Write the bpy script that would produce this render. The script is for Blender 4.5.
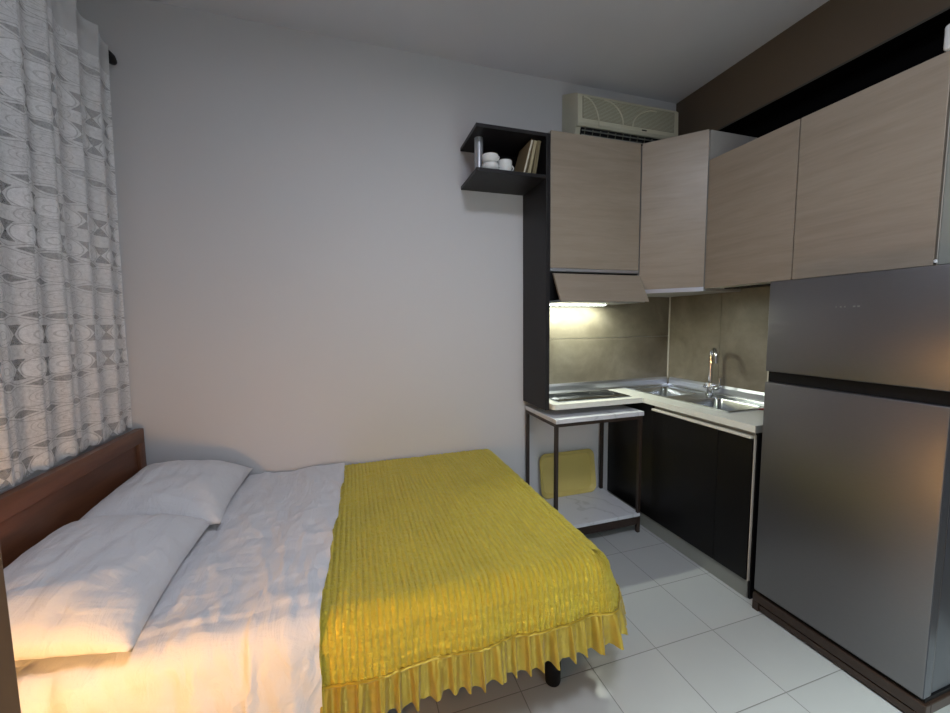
import bpy, bmesh, math, random
from mathutils import Vector, Matrix, noise
random.seed(7)
for o in list(bpy.data.objects): bpy.data.objects.remove(o)
scene = bpy.context.scene
COL = scene.collection
PI = math.pi

# ------------------------------------------------------------------ camera
def make_camera():
    yaw, pitch, roll = 0.30482, -0.08739, -0.0119
    fw = Vector((math.sin(yaw)*math.cos(pitch), math.cos(yaw)*math.cos(pitch), math.sin(pitch)))
    rt = Vector((math.cos(yaw), -math.sin(yaw), 0)); up = rt.cross(fw)
    c, s = math.cos(roll), math.sin(roll)
    r2 = c*rt + s*up; u2 = -s*rt + c*up
    cam = bpy.data.cameras.new('camera'); ob = bpy.data.objects.new('camera', cam); COL.objects.link(ob)
    m = Matrix.Identity(4)
    for i in range(3):
        m[i][0] = r2[i]; m[i][1] = u2[i]; m[i][2] = -fw[i]
    m[0][3], m[1][3], m[2][3] = -2.5218, -2.6159, 1.4776
    ob.matrix_world = m
    cam.sensor_width = 36; cam.lens = 389.65/950*36; cam.clip_start = .02
    scene.camera = ob
make_camera()

# ------------------------------------------------------------------ world, lights, exposure
world = bpy.data.worlds.new('world'); scene.world = world; world.use_nodes = True
world.node_tree.nodes['Background'].inputs[0].default_value = (.02, .025, .04, 1)
world.node_tree.nodes['Background'].inputs[1].default_value = .3
scene.view_settings.view_transform = 'Standard'; scene.view_settings.look = 'None'
scene.view_settings.gamma = 1; scene.view_settings.use_curve_mapping = False
scene.view_settings.exposure = 0.0

def area(name, loc, aim, size, power, color, sy=None, shape=None, spread=None):
    l = bpy.data.lights.new(name, 'AREA'); l.energy = power; l.color = color; l.size = size
    if sy: l.shape = 'RECTANGLE'; l.size_y = sy
    if shape: l.shape = shape
    if spread: l.spread = spread
    o = bpy.data.objects.new(name, l); COL.objects.link(o); o.location = loc
    o.rotation_euler = (Vector(aim)-Vector(loc)).to_track_quat('-Z', 'Y').to_euler()
    return o
CEIL_LAMP = (-1.95, -2.25, 3.10)
area('ceiling_lamp_light', CEIL_LAMP, (-1.95, -2.25, 0), .60, 32, (.84, .88, 1.0), shape='DISK')
area('corridor_lamp_light', (-1.45, -4.22, 2.60), (-1.45, -4.22, 0), .16, 215, (.88, 1.0, .96), shape='DISK')
LED_POS = (-.99, -.11, 1.597)
area('led_strip_light', (LED_POS[0], LED_POS[1], 1.588), (LED_POS[0], LED_POS[1], 0), .56, 8.5, (.94, 1.0, .84), sy=.02)
LAMP_POS = Vector((-3.20, -1.90, .685))
LAMP_RADIUS, LAMP_WATTS = .028, 23.0          # the glass globe of the bedside lamp gives the warm light (mesh light)

# ------------------------------------------------------------------ node helpers
class NT:
    def __init__(s, name):
        s.m = bpy.data.materials.new(name); s.m.use_nodes = True; s.t = s.m.node_tree
        s.b = s.t.nodes['Principled BSDF']; s.out = s.t.nodes['Material Output']
    def n(s, kind, **kw):
        x = s.t.nodes.new(kind)
        for k, v in kw.items(): setattr(x, k, v)
        return x
    def put(s, sock, v):
        if hasattr(v, 'links'): s.t.links.new(v, sock)
        elif isinstance(v, (tuple, list)): sock.default_value = tuple(v)+(1,) if len(v) == 3 and len(sock.default_value) == 4 else v
        else: sock.default_value = v
    def math(s, op, a, b=0.0, c=None):
        x = s.n('ShaderNodeMath', operation=op); s.put(x.inputs[0], a); s.put(x.inputs[1], b)
        if c is not None: s.put(x.inputs[2], c)
        return x.outputs[0]
    def mix(s, f, a, b):
        x = s.n('ShaderNodeMix', data_type='RGBA'); s.put(x.inputs[0], f); s.put(x.inputs[6], a); s.put(x.inputs[7], b)
        return x.outputs[2]
    def pos(s, kind='Object', scale=(1, 1, 1)):
        if kind == 'World': o = s.n('ShaderNodeNewGeometry').outputs['Position']
        else: o = s.n('ShaderNodeTexCoord').outputs[kind]
        x = s.n('ShaderNodeMapping'); s.put(x.inputs[0], o); x.inputs['Scale'].default_value = scale
        return x.outputs[0]
    def noise(s, vec, scale=5, detail=3, rough=.5, dist=0):
        x = s.n('ShaderNodeTexNoise'); s.put(x.inputs['Vector'], vec); x.inputs['Scale'].default_value = scale
        x.inputs['Detail'].default_value = detail; x.inputs['Roughness'].default_value = rough; x.inputs['Distortion'].default_value = dist
        return x.outputs['Fac']
    def ramp(s, f, stops):
        x = s.n('ShaderNodeValToRGB'); s.put(x.inputs[0], f); e = x.color_ramp.elements
        while len(e) < len(stops): e.new(.5)
        for i, (p, c) in enumerate(stops): e[i].position = p; e[i].color = tuple(c)+(1,)
        return x.outputs[0]
    def bump(s, h, strength=.3, dist=.01):
        x = s.n('ShaderNodeBump'); s.put(x.inputs['Height'], h); x.inputs['Strength'].default_value = strength
        x.inputs['Distance'].default_value = dist; s.put(s.b.inputs['Normal'], x.outputs[0]); return x
    def base(s, color=None, rough=None, metal=None, spec=None, **kw):
        if color is not None: s.put(s.b.inputs['Base Color'], color)
        if rough is not None: s.put(s.b.inputs['Roughness'], rough)
        if metal is not None: s.put(s.b.inputs['Metallic'], metal)
        if spec is not None: s.put(s.b.inputs['Specular IOR Level'], spec)
        return s

def plain(name, color, rough=.5, metal=0, var=.06, scale=20, spec=None, bump=0):
    t = NT(name); f = t.noise(t.pos(), scale, 3)
    lo = tuple(c*(1-var) for c in color); hi = tuple(min(1, c*(1+var)) for c in color)
    t.base(t.mix(f, lo, hi), rough, metal, spec)
    if bump: t.bump(t.noise(t.pos(), scale*4, 4), bump, .002)
    return t.m

def wood(name, lo, hi, scale, rough, axis_scale):
    t = NT(name); p = t.pos('Object', axis_scale)
    f = t.noise(p, scale, 6, .62, .4); g = t.noise(p, scale*5, 3, .6)
    h = t.math('ADD', t.math('MULTIPLY', f, .72), t.math('MULTIPLY', g, .28))
    t.base(t.ramp(h, [(.28, lo), (.50, tuple((a+b)/2 for a, b in zip(lo, hi))), (.74, hi)]), rough)
    t.bump(g, .05, .001); return t.m

M = {}
def wall_mat():
    t = NT('wall_paint'); p = t.pos('World')
    t.base(t.mix(t.noise(p, 1.3, 4), (.555, .552, .57), (.59, .585, .605)), .62, spec=.3)
    t.bump(t.noise(p, 60, 4), .12, .003); return t.m
M['wall'] = wall_mat()
M['ceiling'] = plain('ceiling_paint', (.60, .595, .64), .8, scale=2)
M['brown_wall'] = plain('brown_paint', (.125, .092, .062), .6, scale=3, bump=.1)
M['recess_black'] = plain('recess_black', (.003, .003, .0035), .8, spec=.1)
M['black'] = plain('black_laminate', (.0055, .005, .005), .35, scale=8, spec=.3)
M['panel_black'] = plain('charcoal_laminate', (.014, .0125, .014), .45, scale=8, spec=.3)
M['oak'] = wood('pale_oak_laminate', (.25, .203, .155), (.35, .292, .232), 1.6, .38, (1.0, 1.0, 11.0))
M['carcass'] = plain('grey_carcass', (.36, .35, .33), .5)
M['cream_edge'] = plain('cream_edging', (.62, .60, .53), .45)
M['greygreen'] = plain('grey_green_panel', (.25, .26, .235), .5)
M['alu'] = plain('aluminium', (.66, .68, .74), .32, 1, var=.03)
M['chrome'] = plain('chrome', (.82, .84, .86), .07, 1, var=.01)
M['worktop'] = plain('cream_worktop', (.70, .70, .64), .3, scale=30)
M['glass_black'] = plain('black_glass', (.006, .007, .007), .05)
M['dark_brown'] = plain('dark_brown_steel', (.028, .016, .011), .42, scale=6)
M['white_plastic'] = plain('white_plastic', (.66, .67, .68), .35)
M['ac_plastic'] = plain('aged_cream_plastic', (.56, .54, .42), .45, scale=4)
M['ac_grille'] = plain('cream_grille', (.27, .265, .20), .6, scale=4)
M['rubber'] = plain('black_plastic', (.006, .006, .007), .5, spec=.2)
M['porcelain'] = plain('white_porcelain', (.70, .71, .70), .15)
M['satin_grey'] = plain('satin_grey', (.42, .43, .46), .35, .5)
M['strip'] = plain('dark_strip', (.07, .068, .058), .6)
M['red'] = plain('red_plastic', (.28, .03, .025), .4)
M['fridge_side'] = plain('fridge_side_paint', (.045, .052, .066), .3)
M['grout_gap'] = plain('dark_gap', (.01, .01, .01), .8)
M['kick'] = plain('grey_kickboard', (.27, .275, .25), .3, scale=5)
M['mattress'] = plain('mattress_ticking', (.55, .55, .56), .8)
M['walnut'] = wood('reddish_walnut', (.085, .030, .014), (.185, .072, .034), 2.0, .38, (1.0, 1.0, 7.0))
M['door_wood'] = wood('brown_wood', (.10, .05, .028), (.16, .085, .05), 2.0, .5, (6.0, 6.0, .8))
M['paper'] = plain('page_paper', (.60, .56, .45), .8, scale=80)
M['book_tan'] = plain('tan_book_cloth', (.24, .18, .095), .7)
M['book_olive'] = plain('olive_book_cloth', (.15, .12, .06), .7)
M['book_straw'] = plain('straw_book_cloth', (.33, .28, .17), .7)

def emis(name, color, strength):
    t = NT(name); t.put(t.b.inputs['Base Color'], (.8, .8, .8)); t.put(t.b.inputs['Emission Color'], color)
    t.b.inputs['Emission Strength'].default_value = strength; return t.m
M['led'] = emis('led_glow', (.90, 1, .88), 14)
M['lamp_glow'] = emis('lamp_glow', (.86, .92, 1), 12)
M['bulb_glow'] = emis('bulb_glow', (1, .52, .15), LAMP_WATTS/(PI*4*PI*LAMP_RADIUS**2))

def stone():
    t = NT('olive_stone_panel'); p = t.pos('World')
    f = t.noise(p, 3.2, 6, .6, .6); g = t.noise(p, 14, 5, .65)
    h = t.math('ADD', t.math('MULTIPLY', f, .75), t.math('MULTIPLY', g, .25))
    t.base(t.ramp(h, [(.3, (.130, .110, .078)), (.5, (.190, .166, .122)), (.72, (.265, .240, .188))]), .36)
    t.bump(g, .06, .002); return t.m
M['stone'] = stone()

def steel(name, axis):
    t = NT(name); p = t.pos('Object', axis); f = t.noise(p, 60, 2)
    t.base(t.mix(f, (.19, .187, .195), (.22, .216, .225)), t.math('ADD', t.math('MULTIPLY', f, .08), .33), .92)
    t.bump(f, .03, .0005); return t.m
M['fridge_steel'] = steel('brushed_steel', (1, 1, 12))
def sinksteel():
    t = NT('satin_steel'); f = t.noise(t.pos(), 8, 3); t.base(t.mix(f, (.60, .63, .65), (.70, .73, .75)), .2, 1); return t.m
M['sink_steel'] = sinksteel()

def floor_mat():
    t = NT('ceramic_floor_tile'); g = t.n('ShaderNodeNewGeometry').outputs['Position']
    s = t.n('ShaderNodeSeparateXYZ'); t.put(s.inputs[0], g)
    T = .3321
    def line(o, off):
        a = t.math('DIVIDE', t.math('ADD', o, off), T); fr = t.math('FRACT', a)
        d = t.math('MULTIPLY', t.math('MINIMUM', fr, t.math('SUBTRACT', 1, fr)), T)
        return d, t.math('FLOOR', a)
    dx, ix = line(s.outputs[0], .9322+10*T); dy, iy = line(s.outputs[1], .6279+10*T)
    d = t.math('MINIMUM', dx, dy)
    gr = t.math('LESS_THAN', d, .0017)
    cb = t.n('ShaderNodeCombineXYZ'); t.put(cb.inputs[0], ix); t.put(cb.inputs[1], iy)
    wn = t.n('ShaderNodeTexWhiteNoise'); t.put(wn.inputs['Vector'], cb.outputs[0])
    base = t.mix(wn.outputs['Value'], (.40, .41, .41), (.44, .45, .45))
    base = t.mix(t.math('MULTIPLY', t.noise(g, 6, 4), .35), base, (.36, .37, .365))
    t.base(t.mix(gr, base, (.17, .17, .16)), t.math('ADD', t.math('MULTIPLY', gr, .4), t.math('MULTIPLY_ADD', t.noise(g, 9, 3), .08, .13)))
    h = t.math('MINIMUM', t.math('DIVIDE', d, .004), 1.0)
    t.bump(h, .35, .0012); return t.m
M['floor'] = floor_mat()

def marble():
    t = NT('white_marble'); p = t.pos('World')
    w = t.n('ShaderNodeTexWave'); t.put(w.inputs['Vector'], p); w.inputs['Scale'].default_value = 1.6
    w.inputs['Distortion'].default_value = 14; w.inputs['Detail'].default_value = 4; w.inputs['Detail Scale'].default_value = 2
    f = t.ramp(w.outputs['Fac'], [(.0, (.52, .53, .56)), (.05, (.60, .61, .65)), (.3, (.63, .64, .68))])
    t.base(f, .22); return t.m
M['marble'] = marble()

def linen():
    t = NT('white_cotton'); p = t.pos('World')
    t.base((.64, .64, .67), .78, spec=.2)
    t.put(t.b.inputs['Sheen Weight'], .15)
    n1 = t.noise(t.pos('World', (5, 1.2, 3)), 3.0, 4, .55, .8); n2 = t.noise(p, 420, 2)
    n3 = t.noise(t.pos('World', (2, 7, 3)), 2.4, 4, .5, .6)
    h = t.math('ADD', t.math('MULTIPLY', n1, .55), t.math('ADD', t.math('MULTIPLY', n3, .4), t.math('MULTIPLY', n2, .02)))
    t.bump(h, .7, .03); return t.m
M['linen'] = linen()

def satin():
    # quilted gold satin: u runs along the bed, v across it (metres)
    t = NT('gold_satin'); uv = t.n('ShaderNodeUVMap').outputs[0]
    s = t.n('ShaderNodeSeparateXYZ'); t.put(s.inputs[0], uv); u, v = s.outputs[0], s.outputs[1]
    mp = t.n('ShaderNodeMapping'); t.put(mp.inputs[0], uv); mp.inputs['Scale'].default_value = (1, .55, 1)
    crk = t.noise(mp.outputs[0], 95, 4, .6, 1.2); big = t.noise(mp.outputs[0], 9, 3)
    wob = t.noise(uv, 18, 3)
    uu = t.math('ADD', u, t.math('MULTIPLY', wob, .006))
    rdg = t.math('POWER', t.math('ABSOLUTE', t.math('SINE', t.math('MULTIPLY', uu, PI/.0215))), .6)
    vv = t.math('ADD', v, t.math('MULTIPLY', wob, .008))
    crs = t.math('POWER', t.math('ABSOLUTE', t.math('SINE', t.math('MULTIPLY', vv, PI/.034))), .5)
    h = t.math('ADD', t.math('MULTIPLY', rdg, 1.3), t.math('ADD', t.math('MULTIPLY', crs, .30), t.math('MULTIPLY', crk, 2.4)))
    col = t.mix(t.math('MULTIPLY', big, .8), (.90, .70, .055), (.72, .60, .060))
    t.base(col, .32, .40, .6)
    t.put(t.b.inputs['Sheen Weight'], .3); t.put(t.b.inputs['Sheen Tint'], (1, .9, .4))
    t.bump(h, .95, .008); return t.m
M['satin'] = satin()
def satin_plain():
    t = NT('gold_satin_ruffle'); uv = t.n('ShaderNodeUVMap').outputs[0]
    n = t.noise(uv, 26, 3); t.base(t.mix(n, (.52, .36, .025), (.39, .28, .025)), .28, .4, .6)
    t.put(t.b.inputs['Sheen Weight'], .2); t.bump(n, .3, .01); return t.m
M['ruffle'] = satin_plain()

def lace():
    t = NT('white_lace'); uv = t.n('ShaderNodeUVMap').outputs[0]
    s = t.n('ShaderNodeSeparateXYZ'); t.put(s.inputs[0], uv); u0, v0 = s.outputs[0], s.outputs[1]
    nz = t.noise(uv, 16, 2); u = t.math('ADD', u0, t.math('MULTIPLY', nz, .010)); v = t.math('ADD', v0, t.math('MULTIPLY', t.noise(uv, 11, 2), .012))
    W, P = .150, .500
    def fr(x, per, off=0.):                      # signed distance to the nearest repeat, in metres
        a = t.math('FRACT', t.math('ADD', t.math('DIVIDE', x, per), off+.5)); return t.math('MULTIPLY', t.math('SUBTRACT', a, .5), per)
    def absm(x): return t.math('ABSOLUTE', x)
    du = t.math('MULTIPLY', fr(u, W), .68); HW = W*.34
    holes = None; dense = None
    def mx(a, b): return b if a is None else t.math('MAXIMUM', a, b)
    def rad(dv): return t.math('SQRT', t.math('ADD', t.math('POWER', du, 2), t.math('POWER', dv, 2)))
    for off in (.145, .400):                     # rows of round medallions
        dv = fr(v, P, off); r = rad(dv)
        dense = mx(dense, t.math('LESS_THAN', r, .040))
        ring = t.math('LESS_THAN', absm(t.math('SUBTRACT', r, .014)), .0022)
        ring2 = t.math('LESS_THAN', absm(t.math('SUBTRACT', r, .0405)), .0014)
        e = t.math('SUBTRACT', HW, absm(du))
        hg = t.math('MULTIPLY', t.math('LESS_THAN', e, t.math('MULTIPLY_ADD', absm(dv), .50, .0008)), t.math('LESS_THAN', absm(dv), .037))
        hg = t.math('MULTIPLY', hg, t.math('GREATER_THAN', r, .042))
        holes = mx(holes, t.math('MAXIMUM', t.math('MAXIMUM', t.math('MULTIPLY', ring, .45), t.math('MULTIPLY', ring2, .55)), hg))
    for off in (.27, .62, .85):                  # rows of nested oval stitches
        dv = fr(v, P, off); r = rad(t.math('MULTIPLY', dv, 1.25))
        for rr_ in (.011, .021, .032):
            holes = mx(holes, t.math('MULTIPLY', t.math('LESS_THAN', absm(t.math('SUBTRACT', r, rr_)), .0011), .38))
    cw = t.math('COSINE', t.math('MULTIPLY', u, 2*PI/W)); sw = t.math('SINE', t.math('MULTIPLY', u, 2*PI/W))
    for off in (0., .515, .735):                 # lens-shaped openings between wavy cords
        dv = fr(v, P, off); c2 = cw if off < .7 else t.math('MULTIPLY', cw, -1)
        half = t.math('MULTIPLY_ADD', c2, .0085, .0045)
        holes = mx(holes, t.math('MULTIPLY', t.math('LESS_THAN', absm(dv), half), .85))
        ln = absm(t.math('SUBTRACT', absm(dv), t.math('ADD', half, .0085)))
        holes = mx(holes, t.math('MULTIPLY', t.math('LESS_THAN', ln, .0016), .6))
    for off in (.205, .335, .455, .68, .79, .92):
        dv = t.math('ADD', fr(v, P, off), t.math('MULTIPLY', sw, .006))
        holes = mx(holes, t.math('MULTIPLY', t.math('LESS_THAN', absm(dv), .0014), .5))
    head = t.math('GREATER_THAN', v0, 2.70)      # plain sheer heading above the lace
    mesh = t.math('MULTIPLY_ADD', t.noise(uv, 70, 4, .7), .7, t.math('MULTIPLY', t.noise(uv, 300, 2), .3))
    dens = t.math('ADD', t.math('MULTIPLY_ADD', dense, .10, .80), t.math('MULTIPLY', t.math('SUBTRACT', mesh, .5), 1.0))
    a = t.math('SUBTRACT', dens, t.math('MULTIPLY', holes, .44))
    a = t.math('ADD', t.math('MULTIPLY', a, t.math('SUBTRACT', 1, head)), t.math('MULTIPLY', head, .62))
    a = t.math('MINIMUM', t.math('MAXIMUM', a, .06), 1)
    t.base((.80, .80, .82), .8, spec=.1)
    tr = t.n('ShaderNodeBsdfTranslucent'); tr.inputs[0].default_value = (.7, .7, .72, 1)
    tp = t.n('ShaderNodeBsdfTransparent'); m1 = t.n('ShaderNodeMixShader'); m2 = t.n('ShaderNodeMixShader')
    m1.inputs[0].default_value = .15
    t.t.links.new(t.b.outputs[0], m1.inputs[1]); t.t.links.new(tr.outputs[0], m1.inputs[2])
    t.put(m2.inputs[0], a); t.t.links.new(tp.outputs[0], m2.inputs[1]); t.t.links.new(m1.outputs[0], m2.inputs[2])
    t.t.links.new(m2.outputs[0], t.out.inputs[0]); t.bump(a, .4, .003)
    return t.m
M['lace'] = lace()

def yellow_tray():
    return plain('mustard_plastic', (.60, .48, .15), .42, scale=5)
M['tray'] = yellow_tray()
def night_glass():
    t = NT('window_glass'); t.base((.03, .035, .045), .05); t.put(t.b.inputs['Transmission Weight'], .6); return t.m
M['glass'] = night_glass()

# ------------------------------------------------------------------ mesh helpers
def box(bm, lo, hi, bevel=0.0, seg=2):
    lo, hi = Vector(lo), Vector(hi); vs = []
    for z in (lo.z, hi.z):
        for x, y in ((lo.x, lo.y), (hi.x, lo.y), (hi.x, hi.y), (lo.x, hi.y)): vs.append(bm.verts.new((x, y, z)))
    a = [vs[i] for i in range(8)]
    fs = [bm.faces.new(f) for f in ((a[3], a[2], a[1], a[0]), (a[4], a[5], a[6], a[7]), (a[0], a[1], a[5], a[4]), (a[1], a[2], a[6], a[5]), (a[2], a[3], a[7], a[6]), (a[3], a[0], a[4], a[7]))]
    if bevel > 0:
        es = {e for f in fs for e in f.edges}
        bmesh.ops.bevel(bm, geom=list(es), offset=bevel, segments=seg, affect='EDGES', profile=.5)
    return bm
def nb(): return bmesh.new()
def B(lo, hi, bevel=0.0, seg=2): return box(nb(), lo, hi, bevel, seg)
def prism(bm, pts, z0, z1, axis='z', bevel=0):
    def mk(p, h):
        if axis == 'z': return (p[0], p[1], h)
        if axis == 'y': return (p[0], h, p[1])
        return (h, p[0], p[1])
    lo = [bm.verts.new(mk(p, z0)) for p in pts]; hi = [bm.verts.new(mk(p, z1)) for p in pts]
    n = len(pts); fs = [bm.faces.new(lo[::-1]), bm.faces.new(hi)]
    for i in range(n): fs.append(bm.faces.new((lo[i], lo[(i+1) % n], hi[(i+1) % n], hi[i])))
    bmesh.ops.recalc_face_normals(bm, faces=fs)
    if bevel: bmesh.ops.bevel(bm, geom=list({e for f in fs for e in f.edges}), offset=bevel, segments=2, affect='EDGES', profile=.5)
    return bm
def tube(bm, path, rad, seg=12, caps=True):
    path = [Vector(p) for p in path]; rads = rad if isinstance(rad, (list, tuple)) else [rad]*len(path)
    rings = []; prev = None
    for i, p in enumerate(path):
        d = (path[min(i+1, len(path)-1)]-path[max(i-1, 0)]).normalized()
        if prev is None:
            a = Vector((0, 0, 1)) if abs(d.z) < .9 else Vector((1, 0, 0)); n = d.cross(a).normalized()
        else:
            n = (prev - d*prev.dot(d)).normalized()
        prev = n; b = d.cross(n)
        rings.append([bm.verts.new(p+(n*math.cos(2*PI*k/seg)+b*math.sin(2*PI*k/seg))*rads[i]) for k in range(seg)])
    for r0, r1 in zip(rings, rings[1:]):
        for k in range(seg): bm.faces.new((r0[k], r0[(k+1) % seg], r1[(k+1) % seg], r1[k]))
    if caps: bm.faces.new(rings[0][::-1]); bm.faces.new(rings[-1])
    return bm
def lathe(bm, prof, c, seg=24):
    rings = [[bm.verts.new((c[0]+r*math.cos(2*PI*k/seg), c[1]+r*math.sin(2*PI*k/seg), c[2]+z)) for k in range(seg)] for r, z in prof]
    for r0, r1 in zip(rings, rings[1:]):
        for k in range(seg): bm.faces.new((r0[k], r0[(k+1) % seg], r1[(k+1) % seg], r1[k]))
    bm.faces.new(rings[0][::-1]); bm.faces.new(rings[-1])
    return bm
def wpos(o):
    v = Vector((0, 0, 0))
    while o: v += Vector(o.location); o = o.parent
    return v
def obj(name, bm, mat, parent=None, smooth=False, angle=40, origin=None):
    off = Vector(origin) if origin is not None else Vector((0, 0, 0))
    base = wpos(parent)+off
    bmesh.ops.translate(bm, verts=bm.verts, vec=-base)
    me = bpy.data.meshes.new(name); bm.to_mesh(me); bm.free()
    if smooth:
        me.polygons.foreach_set('use_smooth', [True]*len(me.polygons))
        if angle: me.set_sharp_from_angle(angle=math.radians(angle))
    o = bpy.data.objects.new(name, me); COL.objects.link(o); o.location = off
    me.materials.append(M[mat] if isinstance(mat, str) else mat)
    if parent: o.parent = parent
    return o
def tag(o, label, cat, group=None, kind=None):
    o['label'] = label; o['category'] = cat
    if group: o['group'] = group
    if kind: o['kind'] = kind
    return o
def thing(name, loc, label, cat, group=None):
    o = bpy.data.objects.new(name, None); o.empty_display_size = .1; COL.objects.link(o); o.location = loc
    return tag(o, label, cat, group)
def struct(name, bm, mat, label=None, parent=None, smooth=False):
    o = obj(name, bm, mat, parent, smooth)
    if parent is None:
        o['kind'] = 'structure'
        if label: o['label'] = label
    return o

# ------------------------------------------------------------------ the room
XL, YF, H = -3.79, -3.62, 3.185
struct('floor', B((XL-.1, -5.0, -.08), (.1, .1, 0)), 'floor', 'pale grey ceramic tile floor')
struct('ceiling', B((XL-.1, -5.0, H), (.1, .1, H+.08)), 'ceiling', 'off white painted ceiling')
struct('wall_back', B((XL-.1, 0, 0), (.1, .1, H)), 'wall', 'light grey painted wall behind the bed and kitchen')
wr = nb(); box(wr, (0, -5.0, 0), (.18, 0, 2.46)); box(wr, (0, -5.0, 2.812), (.18, 0, H)); box(wr, (.17, -5.0, 2.46), (.18, 0, 2.812)); box(wr, (0, -5.0, 2.46), (.17, -3.2, 2.812))
struct('wall_right', wr, 'brown_wall', 'dark brown painted wall above the kitchen cabinets')
wy0, wy1, wz0, wz1 = -1.75, -.22, .86, 2.62
wl = nb()
box(wl, (XL-.1, -5.0, 0), (XL, wy0, H)); box(wl, (XL-.1, wy1, 0), (XL, 0, H))
box(wl, (XL-.1, wy0, 0), (XL, wy1, wz0)); box(wl, (XL-.1, wy0, wz1), (XL, wy1, H))
struct('wall_left', wl, 'wall', 'left wall with the curtained window')
wf = nb(); dx0, dx1, dz = -1.95, -.95, 2.1
box(wf, (XL, YF-.1, 0), (dx0, YF, H)); box(wf, (dx1, YF-.1, 0), (0, YF, H)); box(wf, (dx0, YF-.1, dz), (dx1, YF, H))
struct('wall_front', wf, 'wall', 'wall behind the camera with an open doorway')
struct('wall_corridor', B((XL, -5.1, 0), (0, -5.0, H)), 'wall', 'corridor wall beyond the doorway')
# window behind the curtain
w = nb()
for y0, y1, z0, z1 in ((wy0, wy1, wz0, wz0+.06), (wy0, wy1, wz1-.06, wz1), (wy0, wy0+.06, wz0, wz1), (wy1-.06, wy1, wz0, wz1), (-1.02, -.95, wz0, wz1)):
    box(w, (XL-.08, y0, z0), (XL-.02, y1, z1))
win = struct('window_1', w, 'white_plastic', 'window behind the lace curtain')
obj('window_pane', B((XL-.06, wy0+.03, wz0+.03), (XL-.05, wy1-.03, wz1-.03)), 'glass', win)
# backsplash panels and trims, black faces of the recess over the wall cabinets
struct('trim_1', B((-1.30, -.012, .94), (-.006, 0, 1.345)), 'stone', 'lower olive grey splashback panel behind the cooktop')
struct('trim_2', B((-1.30, -.012, 1.348), (-.006, 0, 1.80)), 'stone', 'upper olive grey splashback panel under the hood')
struct('trim_3', B((-.012, -.483, .94), (0, -.014, 1.70)), 'stone', 'olive grey splashback panel by the room corner')
struct('trim_4', B((-.012, -1.24, .94), (0, -.486, 1.70)), 'stone', 'olive grey splashback panel behind the tap')
struct('trim_5', B((-.020, -.020, .96), (-.006, -.006, 1.70)), 'cream_edge', 'pale corner strip between the splashback panels')
struct('trim_6', B((-.020, -.845, .98), (-.012, -.835, 1.68)), 'cream_edge', 'pale edge strip of the splashback beside the fridge')
rc = nb(); box(rc, (.160, -3.2, 2.462), (.169, 0, 2.810)); box(rc, (.001, -3.2, 2.804), (.160, 0, 2.811)); box(rc, (.001, -3.2, 2.4605), (.160, 0, 2.466)); box(rc, (.001, -.004, 2.466), (.16, 0, 2.804))
struct('trim_7', rc, 'recess_black', 'black recess in the brown wall above the cabinets')
struct('trim_8', B((-.003, -3.2, 2.806), (0, -.0, 2.816)), 'strip', 'thin edge strip between brown wall and black recess')

# ------------------------------------------------------------------ bed
bed = thing('bed', (-2.64, -.70, 0), 'double bed with reddish brown wooden headboard against the curtained wall', 'bed')
def headboard():
    x0, x1, y0, y1, z0, z1 = -3.685, -3.645, -1.42, -.035, .22, .915
    b = nb()
    box(b, (x0, y0, z1-.075), (x1, y1, z1), .003); box(b, (x0, y0, z0), (x1, y1, z0+.07), .003)
    box(b, (x0, y1-.06, 0), (x1, y1, z1-.0745), .003); box(b, (x0, y0, 0), (x1, y0+.06, z1-.0745), .003)
    h = obj('headboard', b, 'walnut', bed, True)
    obj('headboard_panel', B((x0+.004, y0+.055, z0+.06), (x1-.016, y1-.055, z1-.07)), 'walnut', h)
headboard()
obj('side_rail', B((-3.645, -1.375, .24), (-1.70, -1.35, .36), .003), 'walnut', bed)
obj('side_rail', B((-3.645, -.06, .24), (-1.70, -.035, .36), .003), 'walnut', bed)
obj('foot_rail', B((-1.70, -1.375, .24), (-1.675, -.035, .36), .003), 'walnut', bed)
obj('slat_base', B((-3.64, -1.35, .30), (-1.70, -.06, .33)), 'walnut', bed)
for x, y in ((-1.785, -1.29), (-1.785, -.12)):
    obj('leg', lathe(nb(), [(.030, 0), (.032, .01), (.034, .25), (.034, .30)], (x, y, 0), 20), 'rubber', bed, True)
m = obj('mattress', B((-3.635, -1.36, .331), (-1.68, -.02, .548), .05, 4), 'mattress', None, True, origin=(-2.65, -.7, .331))
tag(m, 'thick mattress lying under the white sheet and yellow bedspread', 'mattress')

def fbm(x, y, z=0, o=4):
    return noise.fractal(Vector((x, y, z)), 1.0, 2.0, o)
# profile of cloth bending over an edge: distance d past the edge -> (outward, down)
def over(d, R=.07, flare=.10):
    L = R*PI/2
    if d <= 0: return 0.0, 0.0
    if d < L:
        a = d/R; return R*math.sin(a), R*(1-math.cos(a))
    e = d-L; return R + e*flare, R + e*math.sqrt(1-flare*flare)

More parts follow.
